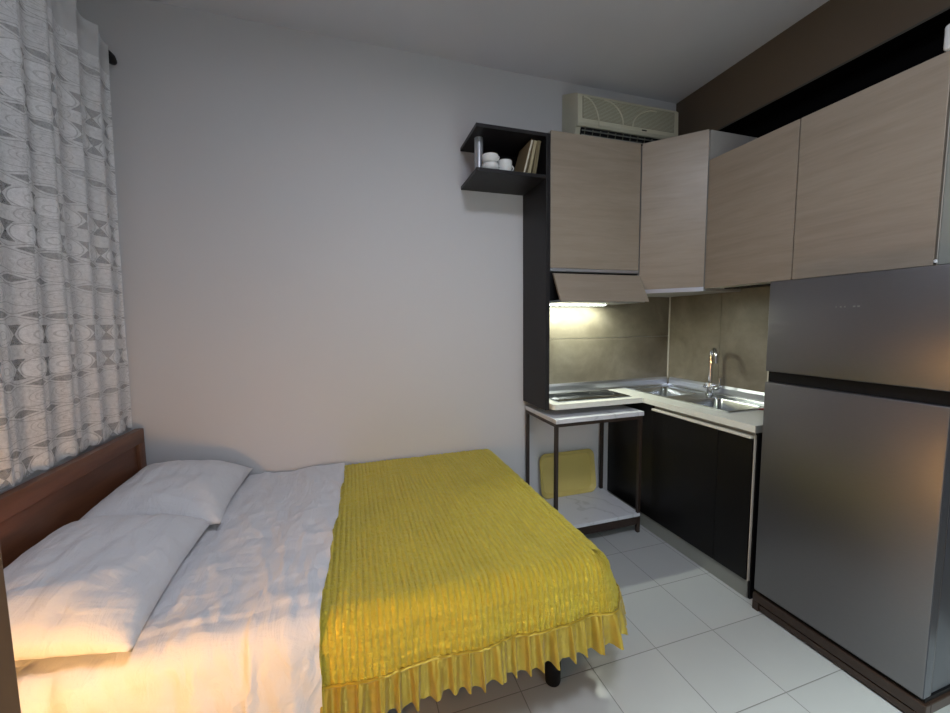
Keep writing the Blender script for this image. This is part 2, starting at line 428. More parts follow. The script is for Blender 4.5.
ZT = .566
def skirt_mesh(name, mat, parent, x0, x1, yn, foot, R, flare, ffoot, drop, res, bump_fn, origin, yb=-.022, corner_r=.0, dlo=None, push=None, resx=None):
    """cloth lying on the bed: top rectangle x0..x1, y yn..yb, hanging over the near side (and the foot)"""
    bm = nb(); uvl = bm.loops.layers.uv.new('UVMap')
    nx = max(2, int((x1-x0)/(resx or res))); ny = max(2, int((yb-yn)/res)); nd = max(2, int(drop/res))
    uvs = {}
    def V(p, uv):
        v = bm.verts.new(p); uvs[v] = uv; return v
    top = [[None]*(ny+1) for _ in range(nx+1)]
    for i in range(nx+1):
        for j in range(ny+1):
            x = x0+(x1-x0)*i/nx; y = yb+(yn-yb)*j/ny
            top[i][j] = V((x, y, ZT), (x, y))
    for i in range(nx):
        for j in range(ny): bm.faces.new((top[i][j], top[i][j+1], top[i+1][j+1], top[i+1][j]))
    # path of hanging columns
    cols = []
    for i in range(nx+1): cols.append((top[i][ny], Vector((x0+(x1-x0)*i/nx, yn, ZT)), Vector((0, -1, 0)), None, x0+(x1-x0)*i/nx, 0))
    if foot:
        na = int(1.4*drop/res*.8)
        for k in range(1, na):
            a = PI/2*k/na; cols.append((top[nx][ny], Vector((x1, yn, ZT)), Vector((math.sin(a), -math.cos(a), 0)), a, x1+drop*.9*a, 1))
        for j in range(ny, -1, -1): cols.append((top[nx][j], Vector((x1, yb+(yn-yb)*j/ny, ZT)), Vector((1, 0, 0)), None, x1+drop*.9*PI/2+((yb+(yn-yb)*j/ny)-yn), 2))
    grid = []
    for (v0, p0, n, a, uu, kind) in cols:
        col = [v0]
        if kind == 1: t = a/(PI/2); fl = flare*(1-t)+ffoot*t
        else: fl = ffoot if kind == 2 else flare
        for k in range(1, nd+1):
            d = drop*k/nd; h, z = over(d, R, fl)
            p = p0+n*h-Vector((0, 0, z)); col.append(V(p, (uu, yn-d)))
        grid.append((col, n))
    for (c0, _), (c1, _) in zip(grid, grid[1:]):
        for k in range(nd):
            q = [c0[k], c0[k+1], c1[k+1], c1[k]]; uq = []
            for x in q:
                if x not in uq: uq.append(x)
            bm.faces.new(uq)
    bm.normal_update()
    for f in bm.faces:
        for l in f.loops: l[uvl].uv = uvs[l.vert]
    mv = {}
    for v in bm.verts:
        nrm = v.normal.copy(); mv[v] = v.co + bump_fn(v.co.copy(), uvs[v], nrm)
    for v, c in mv.items(): v.co = c
    hem = [(c[-1].co.copy(), n, uvs[c[-1]][0]) for c, n in grid]
    o = obj(name, bm, mat, parent, True, None, origin)
    return o, hem

# white sheet: slack diagonal folds on top, hanging folds at the near side
def sheet_fn(co, uv, n):
    x, y = uv
    f = .006*fbm(x*8, y*2.2, 1) + .004*fbm(x*3, y*8, 5)
    wv = fbm(x*3.2+y*.8, y*1.1, 31); f += .005*max(0, 1-abs(wv)*7)
    wv = fbm(x*4.4-y*1.6, y*1.4, 47); f += .005*max(0, 1-abs(wv)*8)*max(0, min(1, (-y-.3)*1.5))
    f += .006*max(0, 1-abs(fbm(x*5+y*1.1, y*.9, 21))*5)*max(0, min(1, (-y-.2)))
    if y > -1.32: f += .007*max(0, fbm(x*9+y*2.0, y*1.6, 9))**2*3
    d = max(0, -1.30-y); k = min(1, d/.15)
    f += k*(.014*math.sin(x*46+3*fbm(x*3, y*2, 2)) * (.3+abs(fbm(x*2.2, 0, 3))) + .012*fbm(x*10+y*3, y*3, 7))
    r = n*f
    t = max(0, min(1, (x+2.86)/.10))          # the sheet edge lies over the bedspread and runs askew
    r += Vector((t*(.012*fbm(y*5, 3, 1) - .055*min(1, max(0, -y/1.4)**1.3)), 0, 0)) + n*(.014*t)
    return r + Vector((0, 0, .004 if y > -1.3 else 0))
sheet, _ = skirt_mesh('bed_sheet', 'linen', None, -3.60, -2.595, -1.335, False, .075, .10, 0, .44, .0105, sheet_fn, (-3.1, -.7, .56))
tag(sheet, 'white wrinkled cotton sheet spread over the head half of the bed', 'sheet')

def spread_fn(co, uv, n):
    u, v = uv
    f = .0042*abs(math.sin(PI*(u+.004*fbm(u*6, v*6, 1))/.0215))
    f += .0034*fbm(u*40, v*26, 2, 3) + .003*fbm(u*5, v*5, 8)
    d = max(0, -1.39-v); k = min(1, d/.15)
    f += k*.0022*abs(math.sin(PI*v/.034))
    f += k*(.010*math.sin(u*21+2.0*fbm(u*2, 1, 5)+v*2) + .008*fbm(u*6+v*6, v*4, 3))
    return n*f
spread, hem = skirt_mesh('bedspread', 'satin', None, -2.66, -1.645, -1.335, True, .075, .10, .42, .245, .0072, spread_fn, (-2.1, -.7, .56), resx=.0034)
tag(spread, 'yellow gold quilted satin bedspread with ruffled hem on the foot half of the bed', 'bedspread')
def ruffle():
    bm = nb(); uvl = bm.loops.layers.uv.new('UVMap')
    # resample the hem path evenly
    pts = [h[0] for h in hem]; nrm = [h[1] for h in hem]
    L = [0]
    for a, b in zip(pts, pts[1:]): L.append(L[-1]+(b-a).length)
    N = int(L[-1]/.0045); rows = 16; grid = []; i = 0
    for k in range(N+1):
        s = L[-1]*k/N
        while i < len(L)-2 and L[i+1] < s: i += 1
        t = (s-L[i])/max(1e-6, L[i+1]-L[i]); p = pts[i].lerp(pts[i+1], t); n = nrm[i].lerp(nrm[i+1], t).normalized()
        tg = Vector((-n.y, n.x, 0)); col = []
        ph = s*2*PI/.062 + 3.4*fbm(s*4, 0, 3)
        wid = .122 + .022*fbm(s*3.5, 3, 1) + .003*math.sin(ph)
        for r in range(rows+1):
            q = r/rows; a = (q**.75)
            amp = .005+.012*a*(.6+1.2*abs(fbm(s*4, 1, 9)))
            w_ = math.tanh(1.9*(math.sin(ph)+.35*math.sin(1.7*ph+1+q)))*.95; pos = p + n*(.004+.020*q+amp*w_) + tg*(amp*.35*math.cos(ph)) - Vector((0, 0, wid*q))
            if r == 0: pos = p + n*.002 + Vector((0, 0, .006))
            pos += n*.003*fbm(s*60, q*9, 4)
            v = bm.verts.new(pos); col.append((v, (s, q*wid)))
        grid.append(col)
    for c0, c1 in zip(grid, grid[1:]):
        for r in range(rows):
            f = bm.faces.new((c0[r][0], c0[r+1][0], c1[r+1][0], c1[r][0]))
            for l, uv in zip(f.loops, (c0[r][1], c0[r+1][1], c1[r+1][1], c1[r][1])): l[uvl].uv = uv
    obj('ruffle', bm, 'ruffle', spread, True, None)
    b = nb(); path = [p + n*.004 for p, n in zip(pts, nrm)][::4]
    tube(b, path, .0045, 6); b.loops.layers.uv.new('UVMap'); obj('hem_cord', b, 'ruffle', spread, True)
ruffle()

def pillow(cx, cy, hx, hy, thick, zb, rot, tilt, label, seed):
    bm = nb(); N = 46; top = []; bot = []
    def g(i, j, s):
        u, v = -1+2*i/N, -1+2*j/N
        # corners reach out, edges draw in
        ex = hx*(1-.07*(1-v*v)) ; ey = hy*(1-.06*(1-u*u))
        t = max(0, (1-abs(u)**3.2))**.62*max(0, (1-abs(v)**3.6))**.62
        z = thick*t*(.62 if s > 0 else -.38)
        z += s*t*(.010*fbm(u*2.2+seed, v*2.2, seed)+.006*fbm(u*6, v*3+seed, seed+4))
        z += .008*fbm(u*1.5+seed*3, v*1.5, 2)*(1-t)
        x, y = u*ex, v*ey
        c, s_ = math.cos(rot), math.sin(rot); X, Y = x*c-y*s_, x*s_+y*c
        Z = z - (X/hx)*math.tan(tilt)*hx
        # soft underside follows the mattress
        wz = zb + thick*.38 + Z
        return Vector((cx+X, cy+Y, max(wz, zb+.002*(1+s))))
    for s, store in ((1, top), (-1, bot)):
        for i in range(N+1):
            row = []
            for j in range(N+1):
                edge = i in (0, N) or j in (0, N)
                if s < 0 and edge: row.append(top[i][j])
                else: row.append(bm.verts.new(g(i, j, s)))
            store.append(row)
        for i in range(N):
            for j in range(N):
                q = (store[i][j], store[i+1][j], store[i+1][j+1], store[i][j+1])
                bm.faces.new(q if s > 0 else q[::-1])
    o = obj('pillow', bm, 'linen', None, True, None, (cx, cy, zb))
    return tag(o, label, 'pillow', 'white pillows at the headboard')
pillow(-3.375, -.375, .262, .345, .180, ZT+.012, .03, .13, 'white pillow by the back wall, further of the two', 2)
pillow(-3.385, -1.035, .252, .372, .170, ZT+.012, .03, .15, 'white pillow nearer the camera, lit warm by the lamp', 5)

# ------------------------------------------------------------------ curtain and rod
def curtain():
    bm = nb(); uvl = bm.loops.layers.uv.new('UVMap')
    y0, y1, zt, zb = -1.95, -.022, 2.868, .93
    NU, NV = 420, 90; g = []
    for i in range(NU+1):
        s = i/NU; y = y1+(y0-y1)*s; ph = (y*2*PI/.175)+1.8*fbm(y*2.6, 0, 1)
        fold = math.sin(ph)+.40*math.sin(2*ph+.7)+.15*math.sin(3*ph)
        col = []
        for j in range(NV+1):
            q = j/NV; z = zt+(zb-zt)*q
            amp = .016-.006*q
            x = -3.606-.092*q**.8 + amp*fold + .005*fbm(y*4, z*1.2, 3)
            yy = y+.016*math.cos(ph)*(1-.35*q) - .10*(1-q)*(1-s)
            sc = .012*abs(math.sin(y*PI/.055)) * max(0, (q-.97)/.03)
            col.append((bm.verts.new((x, yy, z-sc)), (-y*1.10, z-zb+ .90)))
        g.append(col)
    for a, b in zip(g, g[1:]):
        for j in range(NV):
            f = bm.faces.new((a[j][0], a[j+1][0], b[j+1][0], b[j][0]))
            for l, uv in zip(f.loops, (a[j][1], a[j+1][1], b[j+1][1], b[j][1])): l[uvl].uv = uv
    o = obj('lace_curtain', bm, 'lace', None, True, None, (-3.69, -1.0, .935))
    tag(o, 'white lace curtain with round medallion pattern hanging before the window', 'curtain')
curtain()
rod = thing('curtain_rod', (-3.646, -1.0, 2.842), 'dark brown curtain rod with rounded end above the lace curtain', 'curtain rod')
obj('pole', tube(nb(), [(-3.646, -2.02, 2.842), (-3.646, -.115, 2.842)], .013, 16), 'rubber', rod, True)
obj('finial', tube(nb(), [(-3.646, -.118, 2.842), (-3.646, -.105, 2.842), (-3.646, -.080, 2.842), (-3.646, -.050, 2.842), (-3.646, -.020, 2.842), (-3.646, -.010, 2.842)], [.013, .019, .025, .027, .019, .006], 16), 'rubber', rod, True)
for y in (-.45, -1.85):
    obj('bracket', tube(nb(), [(XL, y, 2.815), (-3.658, y, 2.822)], .007, 8), 'rubber', rod, True)

# ------------------------------------------------------------------ wardrobe, bedside table and lamp (left edge)
wd = thing('wardrobe', (-3.37, -2.34, 0), 'brown wooden wardrobe edge at the near left corner of the bed', 'wardrobe')
obj('body', B((-3.78, -2.62, .06), (-2.906, -2.056, 2.05), .003), 'door_wood', wd)
obj('plinth', B((-3.76, -2.60, 0), (-2.93, -2.076, .06)), 'door_wood', wd)
bt = thing('bedside_table', (-3.40, -1.82, 0), 'brown bedside table between the bed and the wardrobe', 'bedside table')
obj('tabletop', B((-3.68, -2.045, .45), (-3.105, -1.66, .475), .003), 'door_wood', bt)
obj('body', B((-3.66, -2.03, .08), (-3.125, -1.68, .449)), 'door_wood', bt)
for x in (-3.65, -3.16):
    for y in (-2.02, -1.71): obj('leg', B((x, y, 0), (x+.03, y+.03, .079)), 'door_wood', bt)
rl = thing('bedside_lamp', (LAMP_POS.x, LAMP_POS.y, .476), 'small bedside lamp with warm glass globe on the bedside table', 'lamp')
obj('base', lathe(nb(), [(.045, 0), (.045, .008), (.016, .016), (.007, .03), (.007, .16), (.014, .17), (.014, .188)], (LAMP_POS.x, LAMP_POS.y, .476), 24), 'rubber', rl, True)
obj('globe', lathe(nb(), [(LAMP_RADIUS*math.sin(max(.02, PI*k/14)), -LAMP_RADIUS*math.cos(PI*k/14)) for k in range(15)], LAMP_POS, 20), 'bulb_glow', rl, True)
obj('added_shade', lathe(nb(), [(.062, .038), (.064, .038), (.020, .085), (.018, .085)], LAMP_POS, 28), 'rubber', rl, True)  # unseen cap, added to keep the warm light off the upper wall
for k in range(3):
    a_ = 2*PI*k/3+1.9; u_ = Vector((math.cos(a_), math.sin(a_), 0))
    obj('shade_rod', tube(nb(), [LAMP_POS+u_*.012+Vector((0, 0, -.034)), LAMP_POS+u_*.040+Vector((0, 0, -.01)), LAMP_POS+u_*.056+Vector((0, 0, .042))], .0012, 6), 'rubber', rl, True)
cl = thing('ceiling_lamp', (-1.95, -2.25, 3.11), 'round white flush ceiling lamp in the middle of the room', 'ceiling lamp')
obj('housing', lathe(nb(), [(.20, 3.125-3.185), (.21, -.05), (.21, -.001)], (-1.95, -2.25, 3.185), 32), 'white_plastic', cl, True)
obj('diffuser', lathe(nb(), [(.175, -.012), (.18, 0)], (-1.95, -2.25, 3.124), 32), 'lamp_glow', cl, True)
cl2 = thing('ceiling_lamp', (-1.45, -4.22, 2.62), 'pendant lamp in the corridor beyond the doorway', 'ceiling lamp')
obj('housing', lathe(nb(), [(.09, 0), (.09, .04), (.02, .06)], (-1.45, -4.22, 2.625), 24), 'white_plastic', cl2, True)
obj('cord', tube(nb(), [(-1.45, -4.22, 2.68), (-1.45, -4.22, 3.185)], .004, 6), 'rubber', cl2)

# ------------------------------------------------------------------ kitchen: tall panel and open shelf
PX0, PX1 = -1.325, -1.300
sh = thing('open_shelf', (-1.3125, -.18, .895), 'charcoal open wall shelf on a tall side panel, holding cups and books', 'shelf')
obj('side_panel', B((PX0-.004, -.350, .895), (PX1, -.001, 2.640), .0015), 'panel_black', sh)
SX0, SX1 = -1.785, PX0-.005
obj('top_board', B((SX0, -.35, 2.618), (SX1, -.001, 2.640), .0015), 'panel_black', sh)
obj('bottom_board', B((SX0, -.35, 2.368), (SX1, -.001, 2.390), .0015), 'panel_black', sh)
obj('back_panel', B((-1.665, -.016, 2.391), (SX1, -.001, 2.617)), 'panel_black', sh)
obj('chrome_post', tube(nb(), [(-1.724, -.210, 2.390), (-1.724, -.210, 2.618)], .027, 20), 'satin_grey', sh, True)
def cup(x, y, z, label, r=.038, h=.055, ang=0):
    c = thing('cup', (x, y, z), label, 'cup', 'white cups on the open shelf')
    b = lathe(nb(), [(r*.55, 0), (r*.8, .006), (r, h*.45), (r*1.02, h*.8), (r, h), (r*.93, h), (r*.9, h*.5), (r*.5, .01)], (x, y, z), 24)
    obj('bowl', b, 'porcelain', c, True)
    p = [(x+math.cos(ang)*(r*.9+.018*math.sin(PI*k/8)), y+math.sin(ang)*(r*.9+.018*math.sin(PI*k/8)), z+h*.2+h*.6*k/8) for k in range(9)]
    obj('handle', tube(nb(), p, .004, 8), 'porcelain', c, True)
cup(-1.676, -.285, 2.391, 'white cup with another cup stacked on it, next to the grey shelf post', .050, .046, -.4)
cup(-1.676, -.285, 2.4375, 'white cup stacked on top of another cup on the open shelf', .050, .052, -.9)
cup(-1.583, -.290, 2.391, 'single white cup standing between the stacked cups and the books', .045, .072, 0)
def book(x, w, h, d, lean, mat, label, yb=-.33, spine=False):
    c = thing('book', (x, yb+d/2, 2.391), label, 'book', 'books leaning on the open shelf')
    def put(bm):
        bmesh.ops.rotate(bm, verts=bm.verts, cent=Vector((x, yb, 2.391)), matrix=Matrix.Rotation(lean, 3, 'Y')); return bm
    ys = yb-.0035 if spine else yb+d-.0025
    a = nb(); box(a, (x-w, yb, 2.391), (x-w+.0025, yb+d, 2.391+h)); box(a, (x-.0025, yb, 2.391), (x, yb+d, 2.391+h)); box(a, (x-w, ys, 2.391), (x, ys+.0033, 2.391+h))
    obj('cover', put(a), mat, c)
    obj('pages', put(B((x-w+.003, yb+.003, 2.395), (x-.003, yb+d-.003, 2.387+h))), 'paper', c)
book(-1.462, .016, .215, .19, .27, 'book_tan', 'tan book with pale page edge leaning leftmost on the shelf')
book(-1.428, .020, .205, .16, .22, 'book_straw', 'straw coloured book in the middle of the three', spine=True)
book(-1.392, .024, .205, .15, .17, 'book_olive', 'olive brown book closest to the tall side panel', spine=True)

# ------------------------------------------------------------------ wall cabinets
def door_slab(bm_pts=None): pass
cabA = thing('wall_cabinet', (-.95, -.17, 1.80), 'pale oak wall cabinet on the back wall above the cooktop hood', 'cabinet')
obj('carcass', B((-1.298, -.318, 1.80), (-.606, -.002, 2.664)), 'carcass', cabA)
dA = obj('door', B((-1.291, -.338, 1.822), (-.608, -.319, 2.667), .0015), 'oak', cabA)
obj('handle_profile', B((-1.291, -.344, 1.800), (-.612, -.3195, 1.8205), .002), 'alu', dA)

cabB = thing('corner_cabinet', (-.42, -.42, 1.69), 'pale oak corner wall cabinet with diagonal door, under the air conditioner', 'cabinet')
P0, P1 = Vector((-.603, -.338, 0)), Vector((-.334, -.627, 0))
dirv = (P1-P0).normalized(); nrm = Vector((dirv.y, -dirv.x, 0))
if nrm.dot(Vector((-1, -1, 0))) < 0: nrm = -nrm
ins = -nrm*.020
pa, pb = P0+ins, P1+ins
obj('carcass', prism(nb(), [(-.603, -.002), (-.026, -.002), (-.026, -.605), (pb.x, -.605), (pa.x+.004, pa.y)], 1.664, 2.664), 'carcass', cabB)
obj('side_panel', B((-.322, -.626, 1.664), (-.001, -.606, 2.664)), 'carcass', cabB)
obj('top_infill', B((0.002, -.626, 2.467), (.110, -.606, 2.664)), 'carcass', cabB)
def diag(a, b, z0, z1, t0, t1):
    A, Bv = a+nrm*t0, b+nrm*t0; C_, D = b+nrm*t1, a+nrm*t1
    return prism(nb(), [(A.x, A.y), (Bv.x, Bv.y), (C_.x, C_.y), (D.x, D.y)], z0, z1)
a0, b0 = P0+dirv*.003, P1-dirv*.004
dB = obj('door', diag(a0, b0, 1.690, 2.667, -.019, 0), 'oak', cabB)
obj('handle_profile', diag(a0, b0, 1.662, 1.6885, -.018, .007), 'alu', dB)

def right_cab(y0, y1, label, mat='oak', z1=2.478, name='wall_cabinet', zdoor=None):
    c = thing(name, (-.17, (y0+y1)/2, 1.684), label, 'cabinet')
    obj('carcass', B((-.314, y0+.001, 1.682), (-.026, y1-.001, z1-.004)), 'cream_edge', c)
    obj('door', B((-.334, y0+.0035, 1.680), (-.3145, y1-.0025, z1), .0015), mat, c)
    return c
c1 = right_cab(-1.155, -.628, 'pale oak wall cabinet above the sink, right of the corner cabinet')
obj('underside_slot', B((-.20, -1.00, 1.674), (-.12, -.66, 1.6815)), 'grout_gap', c1)
right_cab(-1.678, -1.155, 'widest pale oak wall cabinet above the fridge')
cg = right_cab(-2.20, -1.684, 'plain grey green wall cabinet at the right edge of the picture', 'greygreen')
obj('hinge_cap', lathe(nb(), [(.006, 0), (.006, .010), (.003, .013)], (-.338, -1.682, 1.688), 12), 'white_plastic', cg, True)
bx = obj('storage_box', B((-.345, -1.87, 2.479), (-.10, -1.650, 2.575), .012, 3), 'white_plastic', None, True, origin=(-.22, -1.74, 2.479))
tag(bx, 'white plastic box on top of the cabinets above the fridge', 'box')

# hood
hood = thing('cooker_hood', (-.95, -.2, 1.60), 'slim cooker hood with tilted pale oak front flap above the cooktop', 'cooker hood')
obj('body', B((-1.296, -.325, 1.615), (-.606, -.015, 1.798)), 'rubber', hood)
f = nb(); prism(f, [(-.345, 1.785), (-.327, 1.790), (-.427, 1.606), (-.445, 1.602)], -1.272, -.603, 'x')
obj('front_flap', f, 'oak', hood)
obj('filter', B((-1.27, -.42, 1.598), (-.62, -.10, 1.614)), 'alu', hood)
led = obj('led_tube', B((-1.29, LED_POS[1]-.012, 1.590), (-.71, LED_POS[1]+.012, 1.604), .003), 'led', hood)

# ------------------------------------------------------------------ air conditioner
ac = thing('air_conditioner', (-.60, -.10, 2.74), 'aged cream air conditioner on the wall above the cabinets', 'air conditioner')
def ac_body():
    prof = [(0, 2.70), (-.10, 2.690), (-.155, 2.700), (-.180, 2.795), (-.198, 2.797), (-.21, 2.815), (-.205, 2.995), (-.185, 3.012), (-.02, 3.085), (0, 3.09)]
    return prism(nb(), [(y, z) for y, z in prof], -1.020, -.176, 'x')
obj('housing', ac_body(), 'ac_plastic', ac)
gb = nb(); n = 60
box(gb, (-.985, -.2115, 2.842), (-.215, -.203, 2.985), .003)
gr = obj('front_grille', gb, 'ac_grille', ac)
tb = nb()
for i in range(16):
    z = 2.846+.0088*i; box(tb, (-.98, -.2130, z), (-.22, -.2110, z+.0022))
obj('grille_ribs', tb, 'ac_plastic', gr)
for ax, az, rx, rz, sgn in ((-.975, 2.80, .12, .18, 1), (-.82, 2.84, .16, .140, 1), (-.38, 2.84, .20, .128, -1)):
    pth = [(ax+sgn*rx*math.sin(PI/2*k/12), -.2135, az+rz*math.cos(PI/2*k/12)) for k in range(13)]
    obj('raised_curve', tube(nb(), pth, .0045, 6), 'ac_plastic', gr, True)
obj('air_outlet', prism(nb(), [(-.1795, 2.7970), (-.1545, 2.702), (-.163, 2.700), (-.187, 2.7955)], -.98, -.22, 'x'), 'rubber', ac)
for k in range(3):
    obj('louvre', prism(nb(), [(-.187+.007*k, 2.780-.026*k), (-.199+.007*k, 2.774-.026*k), (-.198+.007*k, 2.770-.026*k), (-.184+.007*k, 2.774-.026*k)], -.975, -.225, 'x'), 'kick', ac)
for k in range(12):
    x = -.95+.062*k; obj('vane', prism(nb(), [(-.184, 2.790), (-.164, 2.710), (-.170, 2.708), (-.192, 2.788)], x, x+.0018, 'x'), 'ac_grille', ac)
obj('badge', B((-.50, -.2135, 2.822), (-.46, -.2085, 2.829)), 'rubber', ac)

# ------------------------------------------------------------------ base cabinets, worktop
bc = thing('base_cabinet', (-.3, -.6, 0), 'black kitchen base cabinet under the sink with two doors', 'cabinet')
obj('carcass', B((-.568, -1.184, .10), (-.03, -.004, .78)), 'black', bc)
obj('carcass_rail', B((-.568, -1.184, .78), (-.545, -.004, .904)), 'kick', bc)
obj('end_panel', B((-.5675, -1.196, .0), (-.02, -1.1845, .904)), 'rubber', bc)
obj('white_edge', B((-.5795, -1.1895, .10), (-.568, -1.1845, .885)), 'cream_edge', bc)
obj('kickboard', B((-.575, -1.184, 0), (-.560, -.004, .098)), 'kick', bc)
for y0, y1 in ((-1.180, -.988), (-.985, -.488)):
    d = obj('door', B((-.586, y0, .102), (-.5685, y1, .862), .001), 'black', bc)
    obj('handle_profile', B((-.600, y0, .8665), (-.570, y1, .881), .003), 'cream_edge', d)
obj('filler_panel', B((-.584, -.485, .102), (-.5685, -.004, .900), .001), 'black', bc)

def worktop():
    b = nb(); z0, z1 = .905, .940
    box(b, (-.600, -1.203, z0), (-.455, -.406, z1))                 # front strip
    box(b, (-.600, -.4061, z0), (-.455, -.002, z1)); box(b, (-.455, -1.203, z0), (-.002, -.935, z1))
    box(b, (-.455, -.03, z0), (-.002, -.002, z1)); box(b, (-.05, -.935, z0), (-.002, -.03, z1))
    c = .03                                                          # left wing with a rounded outer corner
    pts = [(-.600, -.406)] + [(-1.2985+c-c*math.sin(PI/2*k/5), -.406+c-c*math.cos(PI/2*k/5)) for k in range(6)] + [(-1.2985, -.002), (-.600, -.002)]
    prism(b, pts, z0, z1)
    bmesh.ops.remove_doubles(b, verts=b.verts, dist=.0003); return b
wt = obj('worktop', worktop(), 'worktop', None, origin=(-.5, -.5, .905))
tag(wt, 'L shaped cream worktop holding the cooktop and the sink', 'worktop')
obj('metal_end_strip', B((-.601, -1.2075, .904), (-.50, -1.2035, .941)), 'kick', wt)
up = nb(); prism(up, [(-.013, .941), (-.013, 1.006), (-.018, 1.008), (-.028, .990), (-.030, .955), (-.040, .941)], -1.297, -.032, 'x')
u1 = tag(obj('upstand', up, 'alu', None, origin=(-.6, -.02, .941)), 'aluminium upstand strip along the back wall behind the cooktop', 'upstand')
up = nb(); prism(up, [(-.013, .941), (-.013, 1.006), (-.018, 1.008), (-.028, .990), (-.030, .955), (-.040, .941)], -1.20, -.042, 'y')
u2 = tag(obj('upstand', up, 'alu', None, origin=(-.02, -.6, .941)), 'aluminium upstand strip along the right wall behind the tap', 'upstand')

ck = thing('cooktop', (-.93, -.21, .941), 'black glass two zone cooktop with steel frame on the left worktop wing', 'cooktop')
obj('frame', B((-1.235, -.350, .9405), (-.650, -.075, .944), .001), 'alu', ck)
obj('glass', B((-1.228, -.343, .9442), (-.657, -.082, .948), .001), 'glass_black', ck)
for x in (-1.09, -.80):
    rb = nb(); path = [(x+.085*math.cos(2*PI*k/40), -.212+.085*math.sin(2*PI*k/40), .9485) for k in range(41)]
    obj('burner_ring', tube(rb, path, .001, 5, False), 'kick', ck)

# ------------------------------------------------------------------ sink
sink = thing('sink', (-.27, -.48, .941), 'stainless steel double bowl sink set in the corner worktop', 'sink')
def sink_mesh():
    b = nb(); z = .9435
    X0, X1, Y0, Y1 = -.468, -.045, -.948, -.040
    bowls = [(-.445, -.135, -.925, -.585), (-.445, -.135, -.445, -.105)]
    xs = sorted({X0, X1, -.445, -.135}); ys = sorted({Y0, Y1, -.925, -.585, -.445, -.105})
    vv = {(x, y): b.verts.new((x, y, z)) for x in xs for y in ys}
    for i in range(len(xs)-1):
        for j in range(len(ys)-1):
            cx, cy = (xs[i]+xs[i+1])/2, (ys[j]+ys[j+1])/2
            if any(a < cx < bb and c < cy < d for a, bb, c, d in bowls): continue
            b.faces.new((vv[xs[i], ys[j]], vv[xs[i+1], ys[j]], vv[xs[i+1], ys[j+1]], vv[xs[i], ys[j+1]]))
    edge = [(X0, Y0), (X1, Y0), (X1, Y1), (X0, Y1)]
    return b
obj('rim', sink_mesh(), 'sink_steel', sink)
rimw = nb()
path = [(-.466, -.946, .945), (-.047, -.946, .945), (-.047, -.042, .945), (-.466, -.042, .945), (-.466, -.946, .945)]
for a, c in zip(path, path[1:]): tube(rimw, [a, c], .0035, 8)
obj('rim_bead', rimw, 'sink_steel', sink, True)
def bowl(x0, x1, y0, y1):
    b = nb(); n = 8; rings = []
    def rr(x0, x1, y0, y1, r, z):
        pts = []
        for cx, cy, a0 in ((x1-r, y1-r, 0), (x0+r, y1-r, PI/2), (x0+r, y0+r, PI), (x1-r, y0+r, 3*PI/2)):
            for k in range(n+1): a = a0+PI/2*k/n; pts.append(b.verts.new((cx+r*math.cos(a), cy+r*math.sin(a), z)))
        return pts
    for ins, r, z in ((-.004, .004, .9437), (.004, .03, .9437), (.010, .045, .935), (.016, .05, .80), (.03, .05, .785), (.12, .04, .782)):
        rings.append(rr(x0+ins, x1-ins, y0+ins, y1-ins, r, z))
    for a, c in zip(rings, rings[1:]):
        m_ = len(a)
        for k in range(m_): b.faces.new((a[k], c[k], c[(k+1) % m_], a[(k+1) % m_]))
    b.faces.new(rings[-1]); bmesh.ops.recalc_face_normals(b, faces=b.faces)
    return b
for y0, y1 in ((-.925, -.585), (-.445, -.105)):
    q = obj('bowl', bowl(-.445, -.135, y0, y1), 'sink_steel', sink, True)
    obj('drain', lathe(nb(), [(.04, 0), (.042, .004), (.03, .002)], (-.29, (y0+y1)/2, .7822), 20), 'chrome', q, True)
fa = thing('faucet', (-.09, -.50, .944), 'chrome swan neck mixer tap standing behind the sink bowls', 'tap')
FX, FY = -.092, -.490
obj('base', lathe(nb(), [(.028, 0), (.030, .006), (.024, .012), (.024, .05), (.029, .055), (.029, .085), (.016, .092), (.012, .098)], (FX, FY, .9437), 24), 'chrome', fa, True)
dd = Vector((-.55, -.83, 0)).normalized(); pth = [Vector((FX, FY, 1.035)), Vector((FX, FY, 1.21))]
for k in range(1, 13):
    a = PI*k/12; pth.append(Vector((FX, FY, 1.21))+dd*(.055*(1-math.cos(a)))+Vector((0, 0, .062*math.sin(a))))
pth.append(pth[-1]+Vector((0, 0, -.030)))
obj('spout', tube(nb(), pth, [.0135]*2+[.013]*12+[.015], 16), 'chrome', fa, True)
obj('lever', tube(nb(), [(FX, FY-.015, 1.000), (FX-.01, FY-.060, 1.003), (FX-.012, FY-.082, 1.012), (FX-.010, FY-.088, 1.075)], [.017, .019, .014, .006], 12), 'chrome', fa, True)
obj('side_valve', tube(nb(), [(FX, FY+.02, .998), (FX, FY+.045, .998), (FX, FY+.055, .998)], [.010, .013, .008], 12), 'chrome', fa, True)
rk = thing('kitchen_utensil', (-.20, -.99, .941), 'small red handled utensil lying on the worktop beside the fridge', 'utensil')
obj('handle', tube(nb(), [(-.245, -.955, .947), (-.225, -.975, .949), (-.18, -1.02, .950), (-.14, -1.06, .949)], [.003, .008, .009, .005], 10), 'red', rk, True)
obj('blade', B((-.10, -1.14, .9415), (-.085, -1.07, .943)), 'alu', rk)

